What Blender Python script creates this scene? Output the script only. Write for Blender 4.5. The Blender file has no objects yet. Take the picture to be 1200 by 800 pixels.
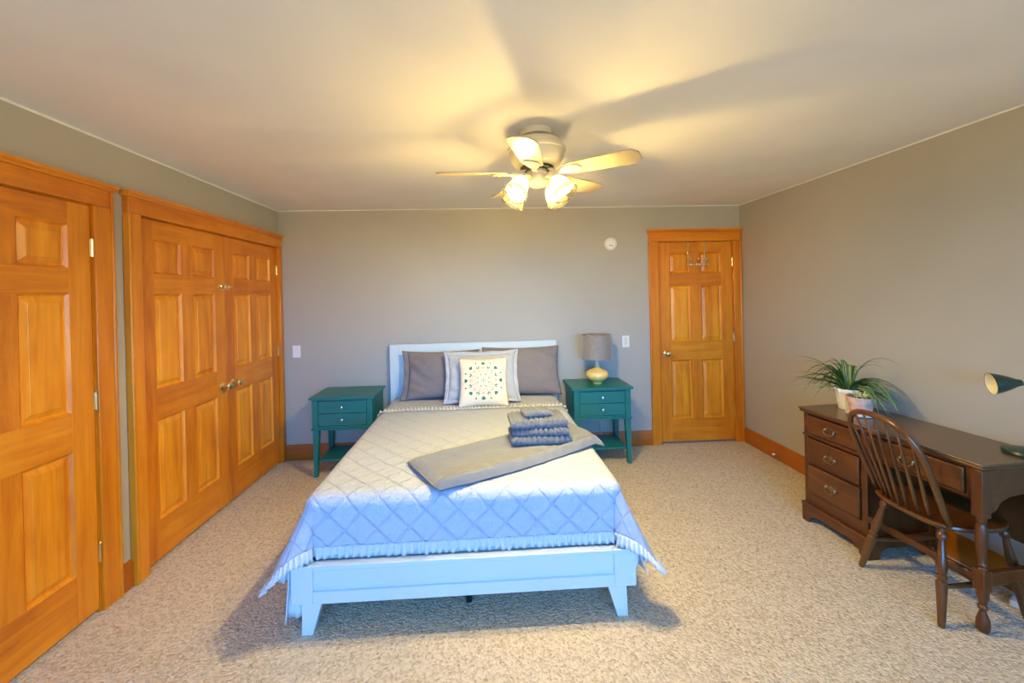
import bpy, bmesh, math, random
from mathutils import Vector, Matrix, Euler, noise
random.seed(7)
PI = math.pi
S = bpy.context.scene
COL = S.collection

# ------------------------------------------------------------------ camera
def make_camera():
    yaw, pitch, roll, h = 0.0494, -0.0032, -0.0236, 1.5648
    cy, sy, cp, sp = math.cos(yaw), math.sin(yaw), math.cos(pitch), math.sin(pitch)
    f = Vector((sy*cp, cy*cp, sp)); r0 = Vector((cy, -sy, 0)); u0 = r0.cross(f)
    c, s = math.cos(roll), math.sin(roll)
    r = c*r0 + s*u0; u = -s*r0 + c*u0
    cd = bpy.data.cameras.new('camera'); co = bpy.data.objects.new('camera', cd); COL.objects.link(co)
    m = Matrix((r, u, -f)).transposed().to_4x4(); m.translation = (0, 0, h)
    co.matrix_world = m
    cd.sensor_fit = 'HORIZONTAL'; cd.sensor_width = 36.0
    cd.lens = 476.587/1200*36
    cd.shift_x = (600-590.7)/1200; cd.shift_y = (347.37-400)/1200
    cd.clip_start = 0.02
    S.camera = co
make_camera()

# ------------------------------------------------------------------ world, exposure
SKY_STRENGTH = 29.0
BULB_STRENGTH = 2500.0
EXPOSURE = 0.0
WARM = (1.0, 0.74, 0.29)
w = bpy.data.worlds.new('world'); S.world = w; w.use_nodes = True
nt = w.node_tree; nt.nodes.clear()
out = nt.nodes.new('ShaderNodeOutputWorld'); bg = nt.nodes.new('ShaderNodeBackground')
tc = nt.nodes.new('ShaderNodeTexCoord'); sx = nt.nodes.new('ShaderNodeSeparateXYZ')
rp = nt.nodes.new('ShaderNodeValToRGB')
mr = nt.nodes.new('ShaderNodeMapRange'); mr.inputs['From Min'].default_value = -1; mr.inputs['From Max'].default_value = 1
nt.links.new(tc.outputs['Generated'], sx.inputs[0]); nt.links.new(sx.outputs['Z'], mr.inputs['Value'])
nt.links.new(mr.outputs[0], rp.inputs[0]); nt.links.new(rp.outputs[0], bg.inputs[0]); nt.links.new(bg.outputs[0], out.inputs[0])
e = rp.color_ramp.elements
e[0].position = 0.0; e[0].color = (0.30, 0.26, 0.17, 1)
e[1].position = 1.0; e[1].color = (0.07, 0.28, 0.85, 1)
for p, c in ((0.485, (0.27, 0.24, 0.17, 1)), (0.505, (0.09, 0.44, 1.0, 1)), (0.65, (0.08, 0.38, 1.0, 1))):
    k = e.new(p); k.color = c
bg.inputs['Strength'].default_value = SKY_STRENGTH
S.view_settings.view_transform = 'Standard'; S.view_settings.look = 'None'
S.view_settings.gamma = 1; S.view_settings.use_curve_mapping = False
S.view_settings.exposure = EXPOSURE
S.cycles.max_bounces = 8; S.cycles.diffuse_bounces = 5; S.cycles.transparent_max_bounces = 12
S.cycles.caustics_reflective = False; S.cycles.caustics_refractive = False
S.cycles.sample_clamp_indirect = 6

# ------------------------------------------------------------------ room constants
XL, XR, YB, YF, H = -1.9916, 2.6585, 4.08, -2.6, 2.44
WIN = (-1.8, 2.4, 0.85, 2.2)     # window opening in the wall behind the camera: x0 x1 z0 z1
def portal():
    d = bpy.data.lights.new('window_portal', 'AREA'); d.shape = 'RECTANGLE'
    d.size = WIN[1]-WIN[0]; d.size_y = WIN[3]-WIN[2]; d.cycles.is_portal = True
    o = bpy.data.objects.new('window_portal', d); COL.objects.link(o)
    o.location = ((WIN[0]+WIN[1])/2, YF-0.13, (WIN[2]+WIN[3])/2); o.rotation_euler = (PI/2, 0, 0)
portal()

# ------------------------------------------------------------------ materials
MATS = {}
def mat(name, col, rough=0.5, metal=0.0, **kw):
    m = bpy.data.materials.new(name); m.use_nodes = True; MATS[name] = m
    b = m.node_tree.nodes['Principled BSDF']
    b.inputs['Base Color'].default_value = (*col, 1); b.inputs['Roughness'].default_value = rough
    b.inputs['Metallic'].default_value = metal
    for k, v in kw.items(): b.inputs[k].default_value = v
    return m
def N(m, t): return m.node_tree.nodes.new(t)
def L(m, a, b): m.node_tree.links.new(a, b)
def coords(m, scale=(1, 1, 1), which='Object'):
    t = N(m, 'ShaderNodeTexCoord'); mp = N(m, 'ShaderNodeMapping'); mp.inputs['Scale'].default_value = scale
    L(m, t.outputs[which], mp.inputs['Vector']); return mp.outputs[0]
def tex_noise(m, vec, scale, detail=4, rough=0.6, dist=0.0):
    n = N(m, 'ShaderNodeTexNoise'); n.inputs['Scale'].default_value = scale; n.inputs['Detail'].default_value = detail
    n.inputs['Roughness'].default_value = rough; n.inputs['Distortion'].default_value = dist
    L(m, vec, n.inputs['Vector']); return n.outputs['Fac']
def ramp(m, fac, stops):
    r = N(m, 'ShaderNodeValToRGB'); el = r.color_ramp.elements
    el[0].position, el[0].color = stops[0][0], (*stops[0][1], 1)
    el[1].position, el[1].color = stops[-1][0], (*stops[-1][1], 1)
    for p, c in stops[1:-1]:
        k = el.new(p); k.color = (*c, 1)
    L(m, fac, r.inputs[0]); return r.outputs[0]
def bump(m, fac, strength, dist, prev=None):
    b = N(m, 'ShaderNodeBump'); b.inputs['Strength'].default_value = strength; b.inputs['Distance'].default_value = dist
    L(m, fac, b.inputs['Height'])
    if prev is not None: L(m, prev, b.inputs['Normal'])
    return b.outputs[0]
def bsdf(m): return m.node_tree.nodes['Principled BSDF']
def mth(m, op, a, b=None, c=None):
    n = N(m, 'ShaderNodeMath'); n.operation = op
    for i, v in enumerate((a, b, c)):
        if v is None: continue
        if isinstance(v, (int, float)): n.inputs[i].default_value = v
        else: L(m, v, n.inputs[i])
    return n.outputs[0]
def mixc(m, fac, a, b, typ='MIX'):
    n = N(m, 'ShaderNodeMix'); n.data_type = 'RGBA'; n.blend_type = typ
    if isinstance(fac, (int, float)): n.inputs[0].default_value = fac
    else: L(m, fac, n.inputs[0])
    for i, v in ((6, a), (7, b)):
        if isinstance(v, tuple): n.inputs[i].default_value = (*v, 1)
        else: L(m, v, n.inputs[i])
    return n.outputs[2]

def wood(name, axis, cols, rough, scale=1.0, contrast=1.0):
    m = mat(name, cols[1], rough)
    sc = {'x': (0.9, 11, 11), 'y': (11, 0.9, 11), 'z': (11, 11, 0.9), 'h': (0.9, 0.9, 11)}[axis]
    sc = tuple(s*scale for s in sc)
    oi = N(m, 'ShaderNodeObjectInfo')
    t = N(m, 'ShaderNodeTexCoord'); add = N(m, 'ShaderNodeVectorMath'); add.operation = 'ADD'
    sv = N(m, 'ShaderNodeVectorMath'); sv.operation = 'SCALE'; sv.inputs[0].default_value = (7.3, 5.1, 3.7)
    L(m, oi.outputs['Random'], sv.inputs['Scale']); L(m, t.outputs['Object'], add.inputs[0]); L(m, sv.outputs[0], add.inputs[1])
    mp = N(m, 'ShaderNodeMapping'); mp.inputs['Scale'].default_value = sc; L(m, add.outputs[0], mp.inputs[0])
    n1 = tex_noise(m, mp.outputs[0], 1.0, 5, 0.65, 1.2)
    n2 = tex_noise(m, mp.outputs[0], 6.0, 3, 0.6)
    mp2 = N(m, 'ShaderNodeMapping'); mp2.inputs['Scale'].default_value = (5, 5, 2.2); L(m, add.outputs[0], mp2.inputs[0])
    n3 = tex_noise(m, mp2.outputs[0], 1.3, 2)
    f = mth(m, 'ADD', mth(m, 'MULTIPLY', n1, 0.6), mth(m, 'ADD', mth(m, 'MULTIPLY', n2, 0.15), mth(m, 'MULTIPLY', n3, 0.25)))
    f = mth(m, 'ADD', f, mth(m, 'MULTIPLY', mth(m, 'SUBTRACT', oi.outputs['Random'], 0.5), 0.10))
    d = 0.22/contrast
    c = ramp(m, f, [(0.5-d, cols[0]), (0.5, cols[1]), (0.5+d, cols[2])])
    L(m, c, bsdf(m).inputs['Base Color']); L(m, bump(m, n2, 0.12, 0.001), bsdf(m).inputs['Normal'])
    bsdf(m).inputs['Coat Weight'].default_value = 0.12; bsdf(m).inputs['Coat Roughness'].default_value = 0.2
    return m
OAK = ((0.60, 0.175, 0.003), (0.78, 0.27, 0.006), (0.90, 0.37, 0.016))
OAKF = tuple(tuple(v*k for v, k in zip(c, (0.86, 0.76, 0.6))) for c in OAK)
wood('wood_z', 'z', OAKF, 0.42, 1.0, 1.6); wood('wood_h', 'h', OAKF, 0.42, 1.0, 1.6); wood('panel_wood', 'z', OAK, 0.42, 0.8, 1.7)
OAK2 = tuple(tuple(v*k for v, k in zip(c, (0.86, 0.77, 0.65))) for c in OAK)
wood('casing_z', 'z', OAK2, 0.38, 1.0, 1.3); wood('casing_h', 'h', OAK2, 0.38, 1.0, 1.3)
wood('baseboard_wood', 'h', tuple(tuple(v*k for v, k in zip(c, (0.52, 0.40, 0.4))) for c in OAK), 0.38)
DK = ((0.040, 0.011, 0.0015), (0.100, 0.029, 0.0045), (0.18, 0.06, 0.011))
wood('desk_wood', 'y', DK, 0.38); wood('desk_wood_z', 'z', DK, 0.4)
CH = ((0.055, 0.017, 0.003), (0.12, 0.040, 0.008), (0.19, 0.072, 0.016))
wood('chair_wood', 'z', CH, 0.28)
DT = ((0.06, 0.03, 0.012), (0.10, 0.055, 0.022), (0.14, 0.08, 0.035))
wood('desktop_wood', 'y', DT, 0.26)

def paint(name, col, rough=0.6, b=0.15, sc=180):
    m = mat(name, col, rough); v = coords(m)
    L(m, bump(m, tex_noise(m, v, sc, 3), b, 0.002), bsdf(m).inputs['Normal'])
    n = tex_noise(m, v, 1.5, 2)
    c = ramp(m, n, [(0.3, tuple(x*0.96 for x in col)), (0.7, tuple(min(1, x*1.03) for x in col))])
    L(m, c, bsdf(m).inputs['Base Color']); return m
paint('wall_paint', (0.43, 0.41, 0.36), 0.42)
paint('ceiling_paint', (0.88, 0.88, 0.86), 0.8, 0.3, 60)
paint('white_paint', (0.80, 0.80, 0.79), 0.35, 0.05)
paint('bed_paint', (0.62, 0.72, 0.76), 0.35, 0.05)
paint('teal_paint', (0.008, 0.16, 0.155), 0.34, 0.08, 60)
paint('teal_shadow', (0.006, 0.06, 0.06), 0.5, 0.05)
mat('dark_gap', (0.01, 0.007, 0.005), 0.8)
mat('brass', (0.90, 0.66, 0.30), 0.25, 1.0); mat('chrome', (0.85, 0.85, 0.86), 0.15, 1.0)
mat('antique_brass', (0.42, 0.29, 0.15), 0.3, 1.0)
mat('white_plastic', (0.82, 0.82, 0.80), 0.35); mat('ivory_plastic', (0.70, 0.66, 0.52), 0.4)
mat('black_plastic', (0.012, 0.012, 0.014), 0.4)
mat('fan_white', (0.64, 0.59, 0.46), 0.38); mat('fan_blade', (0.40, 0.35, 0.24), 0.45)
mat('green_enamel', (0.010, 0.035, 0.022), 0.3); mat('cream_enamel', (0.85, 0.80, 0.62), 0.5)
mat('yellow_glaze', (0.88, 0.64, 0.22), 0.12, 0, **{'Coat Weight': 0.5})
mat('cord_grey', (0.55, 0.60, 0.62), 0.5)

def carpet():
    m = mat('carpet', (0.5, 0.4, 0.3), 0.95); v = coords(m)
    vo = N(m, 'ShaderNodeTexVoronoi'); vo.inputs['Scale'].default_value = 95; L(m, v, vo.inputs['Vector'])
    vc = N(m, 'ShaderNodeSeparateColor'); L(m, vo.outputs['Color'], vc.inputs[0])
    n1 = tex_noise(m, v, 45, 3, 0.7); n2 = tex_noise(m, v, 1.6, 3); n3 = tex_noise(m, v, 150, 2)
    f = mth(m, 'ADD', mth(m, 'MULTIPLY', vc.outputs[0], 0.45), mth(m, 'MULTIPLY', n1, 0.55))
    c = ramp(m, f, [(0.16, (0.30, 0.22, 0.13)), (0.34, (0.57, 0.47, 0.32)), (0.55, (0.70, 0.60, 0.44)), (0.8, (0.80, 0.72, 0.56))])
    c = mixc(m, mth(m, 'MULTIPLY', n2, 0.22), c, (0.42, 0.32, 0.22))
    L(m, c, bsdf(m).inputs['Base Color'])
    hgt = mth(m, 'ADD', mth(m, 'MULTIPLY', mth(m, 'SUBTRACT', 1.0, vo.outputs['Distance']), 0.7), mth(m, 'MULTIPLY', n3, 0.4))
    L(m, bump(m, hgt, 0.9, 0.012), bsdf(m).inputs['Normal'])
    bsdf(m).inputs['Specular IOR Level'].default_value = 0.1; bsdf(m).inputs['Sheen Weight'].default_value = 0.15
carpet()

def fabric(name, col, weave=500, b=0.3, wr=18, wb=0.25, rough=0.9, sheen=0.1, var=0.06):
    m = mat(name, col, rough); v = coords(m)
    n1 = tex_noise(m, v, weave, 2); n2 = tex_noise(m, v, wr, 4, 0.6, 0.6)
    nb = bump(m, n2, wb, 0.02); L(m, bump(m, n1, b, 0.002, nb), bsdf(m).inputs['Normal'])
    c = ramp(m, n2, [(0.25, tuple(x*(1-var) for x in col)), (0.75, tuple(min(1, x*(1+var)) for x in col))])
    L(m, c, bsdf(m).inputs['Base Color'])
    bsdf(m).inputs['Sheen Weight'].default_value = sheen; bsdf(m).inputs['Specular IOR Level'].default_value = 0.15
    return m
fabric('pillow_grey', (0.215, 0.20, 0.21), 500, 0.3, 9, 0.7); fabric('sham_grey', (0.46, 0.51, 0.58), 500, 0.3, 10, 0.7)
fabric('cushion_cream', (0.78, 0.74, 0.60), 700, 0.2, 12, 0.1); fabric('towel', (0.135, 0.155, 0.20), 260, 0.9, 30, 0.2, 1.0, 0.4)
fabric('throw_grey', (0.195, 0.21, 0.235), 400, 0.4, 10, 0.3, 0.95, 0.5); fabric('skirt_white', (0.76, 0.78, 0.80), 300, 0.2, 8, 0.4)
fabric('ruffle_white', (0.66, 0.69, 0.73), 300, 0.3, 60, 0.4)
for n, c in (('thread_teal', (0.02, 0.16, 0.18)), ('thread_rose', (0.72, 0.47, 0.40)), ('thread_sage', (0.22, 0.28, 0.26))): mat(n, c, 0.8)

def quilt():
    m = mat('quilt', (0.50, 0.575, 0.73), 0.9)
    t = N(m, 'ShaderNodeTexCoord'); s = N(m, 'ShaderNodeSeparateXYZ'); L(m, t.outputs['UV'], s.inputs[0])
    def lines(sign):
        q = mth(m, 'MULTIPLY', mth(m, 'ADD', s.outputs[0], mth(m, 'MULTIPLY', s.outputs[1], sign)), 1/0.155)
        fr = mth(m, 'ABSOLUTE', mth(m, 'SUBTRACT', mth(m, 'FRACT', q), 0.5))
        a = mth(m, 'SMOOTH_MIN', mth(m, 'MULTIPLY', mth(m, 'ABSOLUTE', mth(m, 'SUBTRACT', fr, 0.026)), 24.0), 1.0, 0.2)
        return a
    ln = mth(m, 'MINIMUM', lines(1), lines(-1))
    v = coords(m, (1, 1, 1), 'UV')
    n1 = tex_noise(m, v, 40, 4, 0.65, 1.2); n2 = tex_noise(m, v, 420, 2)
    b1 = bump(m, ln, 0.7, 0.005); b2 = bump(m, n1, 0.9, 0.010, b1); L(m, bump(m, n2, 0.3, 0.001, b2), bsdf(m).inputs['Normal'])
    bsdf(m).inputs['Specular IOR Level'].default_value = 0.1
quilt()

def lampshade():
    m = mat('shade_cloth', (0.20, 0.18, 0.165), 0.55); v = coords(m, (60, 60, 900))
    n1 = tex_noise(m, v, 1.0, 3); v2 = coords(m, (260, 260, 18)); n2 = tex_noise(m, v2, 1.0, 2)
    f = mth(m, 'ADD', mth(m, 'MULTIPLY', n1, 0.5), mth(m, 'MULTIPLY', n2, 0.5))
    L(m, ramp(m, f, [(0.3, (0.14, 0.13, 0.125)), (0.7, (0.32, 0.30, 0.29))]), bsdf(m).inputs['Base Color'])
    L(m, bump(m, f, 0.3, 0.002), bsdf(m).inputs['Normal']); bsdf(m).inputs['Sheen Weight'].default_value = 0.5
lampshade()
def terracotta():
    m = mat('terracotta', (0.60, 0.36, 0.27), 0.85); v = coords(m); n = tex_noise(m, v, 30, 4)
    L(m, ramp(m, n, [(0.3, (0.56, 0.30, 0.21)), (0.7, (0.72, 0.50, 0.41))]), bsdf(m).inputs['Base Color'])
    L(m, bump(m, n, 0.2, 0.002), bsdf(m).inputs['Normal'])
terracotta()
mat('white_ceramic', (0.86, 0.84, 0.78), 0.3); mat('soil', (0.05, 0.032, 0.018), 0.95)
def leafmat():
    m = mat('leaf_green', (0.07, 0.16, 0.03), 0.42); oi = N(m, 'ShaderNodeObjectInfo')
    t = N(m, 'ShaderNodeTexCoord'); s = N(m, 'ShaderNodeSeparateXYZ'); L(m, t.outputs['UV'], s.inputs[0])
    base = ramp(m, oi.outputs['Random'], [(0.0, (0.035, 0.10, 0.015)), (0.5, (0.075, 0.17, 0.03)), (1.0, (0.17, 0.29, 0.075))])
    mid = mth(m, 'LESS_THAN', mth(m, 'ABSOLUTE', mth(m, 'SUBTRACT', s.outputs[0], 0.5)), 0.16)
    L(m, mixc(m, mth(m, 'MULTIPLY', mid, 0.45), base, (0.42, 0.50, 0.22)), bsdf(m).inputs['Base Color'])
leafmat()
mat('leaf_pale', (0.45, 0.55, 0.22), 0.4)
def glassmat(name, tint, gl, trn):
    m = bpy.data.materials.new(name); m.use_nodes = True; MATS[name] = m; m.node_tree.nodes.clear()
    o = N(m, 'ShaderNodeOutputMaterial'); tr = N(m, 'ShaderNodeBsdfTransparent'); tr.inputs[0].default_value = (*tint, 1)
    g = N(m, 'ShaderNodeBsdfGlossy'); g.inputs['Roughness'].default_value = 0.08; fr = N(m, 'ShaderNodeFresnel'); fr.inputs[0].default_value = 1.45
    x = N(m, 'ShaderNodeMixShader'); L(m, mth(m, 'MULTIPLY', fr.outputs[0], gl), x.inputs[0]); L(m, tr.outputs[0], x.inputs[1]); L(m, g.outputs[0], x.inputs[2])
    if trn > 0:
        tl = N(m, 'ShaderNodeBsdfTranslucent'); tl.inputs[0].default_value = (0.95, 0.92, 0.85, 1)
        y = N(m, 'ShaderNodeMixShader'); y.inputs[0].default_value = trn; L(m, x.outputs[0], y.inputs[1]); L(m, tl.outputs[0], y.inputs[2]); x = y
    L(m, x.outputs[0], o.inputs[0]); return m
glassmat('window_glass', (0.95, 0.97, 0.97), 0.7, 0); glassmat('shade_glass', (0.88, 0.82, 0.68), 1.0, 0.005); glassmat('shade_frost', (0.74, 0.70, 0.62), 1.0, 0.75)
def emit(name, col, st):
    m = bpy.data.materials.new(name); m.use_nodes = True; MATS[name] = m; m.node_tree.nodes.clear()
    o = N(m, 'ShaderNodeOutputMaterial'); em = N(m, 'ShaderNodeEmission'); em.inputs[0].default_value = (*col, 1); em.inputs[1].default_value = st
    L(m, em.outputs[0], o.inputs[0])
emit('bulb_glow', WARM, BULB_STRENGTH)

# ------------------------------------------------------------------ mesh helpers
class MB:
    def __init__(s): s.v = []; s.f = []; s.uv = None
    def add(s, vs, fs):
        o = len(s.v); s.v += [tuple(v) for v in vs]; s.f += [tuple(i+o for i in f) for f in fs]; return s
    def box(s, x0, x1, y0, y1, z0, z1):
        vs = [(x, y, z) for z in (z0, z1) for y in (y0, y1) for x in (x0, x1)]
        return s.add(vs, [(0, 2, 3, 1), (4, 5, 7, 6), (0, 1, 5, 4), (2, 6, 7, 3), (0, 4, 6, 2), (1, 3, 7, 5)])
    def prism(s, poly, axis, a0, a1):
        # poly in the two other axes (cyclic order), extruded along axis
        n = len(poly)
        def P(p, a): return {'x': (a, p[0], p[1]), 'y': (p[0], a, p[1]), 'z': (p[0], p[1], a)}[axis]
        vs = [P(p, a0) for p in poly]+[P(p, a1) for p in poly]
        fs = [tuple(range(n))[::-1], tuple(range(n, 2*n))]+[(i, (i+1) % n, n+(i+1) % n, n+i) for i in range(n)]
        return s.add(vs, fs)
    def lathe(s, prof, c=(0, 0, 0), axis=(0, 0, 1), seg=24, cap=True, ribs=None):
        ax = Vector(axis).normalized(); q = Vector((0, 0, 1)).rotation_difference(ax); c = Vector(c); vs = []; fs = []
        for r, z in prof:
            for k in range(seg):
                t = 2*PI*k/seg; rr = r*(1+(ribs[1]*math.cos(ribs[0]*t) if ribs else 0))
                vs.append(c+q @ Vector((rr*math.cos(t), rr*math.sin(t), z)))
        for i in range(len(prof)-1):
            for k in range(seg):
                k2 = (k+1) % seg; fs.append((i*seg+k, i*seg+k2, (i+1)*seg+k2, (i+1)*seg+k))
        if cap:
            fs.append(tuple(range(seg))[::-1]); fs.append(tuple(range((len(prof)-1)*seg, len(prof)*seg)))
        return s.add(vs, fs)
    def tube(s, pts, rad, seg=8, closed=False):
        pts = [Vector(p) for p in pts]; n = len(pts); rad = rad if isinstance(rad, (list, tuple)) else [rad]*n
        vs = []; fs = []; up = None
        for i, p in enumerate(pts):
            a = pts[(i-1) % n] if (i > 0 or closed) else p; b = pts[(i+1) % n] if (i < n-1 or closed) else p
            t = (b-a).normalized()
            if up is None: up = t.orthogonal().normalized()
            up = (up-t*up.dot(t)).normalized(); sd = t.cross(up)
            for k in range(seg):
                th = 2*PI*k/seg; vs.append(p+(up*math.cos(th)+sd*math.sin(th))*rad[i])
        m = n if closed else n-1
        for i in range(m):
            j = (i+1) % n
            for k in range(seg):
                k2 = (k+1) % seg; fs.append((i*seg+k, i*seg+k2, j*seg+k2, j*seg+k))
        if not closed: fs.append(tuple(range(seg))[::-1]); fs.append(tuple(range((n-1)*seg, n*seg)))
        return s.add(vs, fs)
    def turned(s, a, b, prof, seg=14):
        # prof: (radius, fraction from a to b)
        a, b = Vector(a), Vector(b); d = b-a; l = d.length
        return s.lathe([(r, t*l) for r, t in prof], a, d, seg)
    def grid(s, nu, nv, fn, closed_u=False):
        vs = [fn(i/(nu if closed_u else nu-1), j/(nv-1)) for j in range(nv) for i in range(nu)]; fs = []
        for j in range(nv-1):
            for i in range(nu if closed_u else nu-1):
                i2 = (i+1) % nu; fs.append((j*nu+i, j*nu+i2, (j+1)*nu+i2, (j+1)*nu+i))
        return s.add(vs, fs)
    def build(s, name, m, parent=None, smooth=False, bevel=0.0, loc=None, rot=None, uvs=None, seg=2):
        me = bpy.data.meshes.new(name); me.from_pydata(s.v, [], s.f); me.update()
        if uvs is not None:
            lay = me.uv_layers.new(name='UVMap')
            for l in me.loops: lay.data[l.index].uv = uvs[l.vertex_index]
        me.materials.append(MATS[m])
        bm = bmesh.new(); bm.from_mesh(me); bmesh.ops.recalc_face_normals(bm, faces=bm.faces); bm.to_mesh(me); bm.free()
        o = bpy.data.objects.new(name, me); COL.objects.link(o)
        if parent: o.parent = parent
        if loc: o.location = loc
        if rot: o.rotation_euler = rot
        if bevel > 0:
            b = o.modifiers.new('bevel', 'BEVEL'); b.width = bevel; b.segments = seg; b.limit_method = 'ANGLE'; b.angle_limit = 0.6
            b.harden_normals = False
        if smooth or bevel > 0:
            for p in me.polygons: p.use_smooth = True
            if not smooth or smooth == 'auto': me.set_sharp_from_angle(angle=0.6)
        return o
def tag(o, label, cat=None, group=None, kind=None):
    o['label'] = label
    if cat: o['category'] = cat
    if group: o['group'] = group
    if kind: o['kind'] = kind
    return o
def empty(name, loc, label, cat=None, rotz=0, group=None, kind=None):
    o = bpy.data.objects.new(name, None); COL.objects.link(o); o.location = loc; o.rotation_euler = (0, 0, rotz)
    o.empty_display_size = 0.1
    return tag(o, label, cat, group, kind)
def copy_thing(o, parent=None):
    c = o.copy(); COL.objects.link(c)
    if parent: c.parent = parent
    for ch in list(o.children): copy_thing(ch, c)
    return c
def box(name, m, b, parent=None, bevel=0.003, **kw): return MB().box(*b).build(name, m, parent, bevel=bevel, **kw)

# ------------------------------------------------------------------ structure
T = 0.16; REC = 0.055
D1 = (1.402, 2.168); DC = (2.452, 4.012); DTOP = 2.068
tag(MB().box(XL-T, XR+T, YF-T, YB+T, -0.12, 0).build('floor', 'carpet'), 'beige flecked loop carpet over the whole floor', kind='structure')
tag(MB().box(XL-T, XR+T, YF-T, YB+T, H, H+0.12).build('ceiling', 'ceiling_paint'), 'off-white painted ceiling with the fan on it', kind='structure')
mb = MB(); mb.box(XL-T, XL-REC, YF, YB, 0, H)
for y0, y1, z0 in ((YF, D1[0]-.012, 0), (D1[0]-.012, D1[1]+.012, DTOP+.012), (D1[1]+.012, DC[0]-.012, 0), (DC[0]-.012, DC[1]+.012, DTOP+.012), (DC[1]+.012, YB, 0)):
    mb.box(XL-REC, XL, y0, y1, z0, H)
tag(mb.build('wall_left', 'wall_paint'), 'grey painted left wall holding the two wooden doorways', kind='structure')
DB = (1.792, 2.562)
mb = MB(); mb.box(XL-T, XR+T, YB+REC, YB+T, 0, H)
for x0, x1, z0 in ((XL-T, DB[0]-.012, 0), (DB[0]-.012, DB[1]+.012, DTOP+.012), (DB[1]+.012, XR+T, 0)): mb.box(x0, x1, YB, YB+REC, z0, H)
tag(mb.build('wall_back', 'wall_paint'), 'grey painted wall behind the bed', kind='structure')
tag(MB().box(XR, XR+T, YF, YB, 0, H).build('wall_right', 'wall_paint'), 'plain grey painted wall behind the desk', kind='structure')
mb = MB()
for b in ((XL-T, WIN[0], 0, H), (WIN[1], XR+T, 0, H), (WIN[0], WIN[1], 0, WIN[2]), (WIN[0], WIN[1], WIN[3], H)): mb.box(b[0], b[1], YF-T, YF, b[2], b[3])
tag(mb.build('wall_front', 'wall_paint'), 'grey painted wall with the wide window facing the bed', kind='structure')
win = tag(bpy.data.objects.new('window_1', None), 'wide wooden window opposite the bed', kind='structure'); COL.objects.link(win); win.location = (0, YF, 0)
mb = MB(); x0, x1, z0, z1 = WIN
for b in ((x0, x0+.05, z0, z1), (x1-.05, x1, z0, z1), (x0, x1, z0, z0+.05), (x0, x1, z1-.05, z1)): mb.box(b[0], b[1], -.11, -.04, b[2], b[3])
for k in (1, 2): xm = x0+(x1-x0)*k/3; mb.box(xm-.025, xm+.025, -.11, -.04, z0+.05, z1-.05)
mb.build('window_frame', 'white_paint', win)
for k in range(3): a = x0+(x1-x0)*k/3; MB().box(a+.026, a+(x1-x0)/3-.026, -.078, -.074, z0+.051, z1-.051).build('pane', 'window_glass', win)

# ceiling edge paint lines
tag(MB().box(XL, XL+.004, YF, YB, H-.011, H).build('trim_1', 'white_paint'), 'thin white ceiling edge line along the left wall', kind='structure')
tag(MB().box(XR-.004, XR, YF, YB, H-.009, H).build('trim_2', 'white_paint'), 'thin white ceiling edge line along the right wall', kind='structure')
tag(MB().box(XL, XR, YB-.003, YB, H-.007, H).build('trim_3', 'white_paint'), 'thin white ceiling edge line above the bed wall', kind='structure')
def base(name, poly, axis, a0, a1, lab):
    return tag(MB().prism(poly, axis, a0, a1).build(name, 'baseboard_wood', bevel=0.002), lab, kind='structure')
base('baseboard_back', [(YB, 0), (YB-.016, 0), (YB-.016, .13), (YB-.006, .152), (YB, .152)], 'x', XL+.034, DB[0]-.105, 'varnished wooden baseboard along the wall behind the bed')
base('baseboard_right', [(XR, 0), (XR-.016, 0), (XR-.016, .13), (XR-.006, .152), (XR, .152)], 'y', YF, YB-.022, 'varnished wooden baseboard along the wall behind the desk')
base('baseboard_left', [(XL, 0), (XL+.016, 0), (XL+.016, .13), (XL+.006, .152), (XL, .152)], 'y', 2.282, 2.358, 'short piece of wooden baseboard between the two left doorways')

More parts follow.
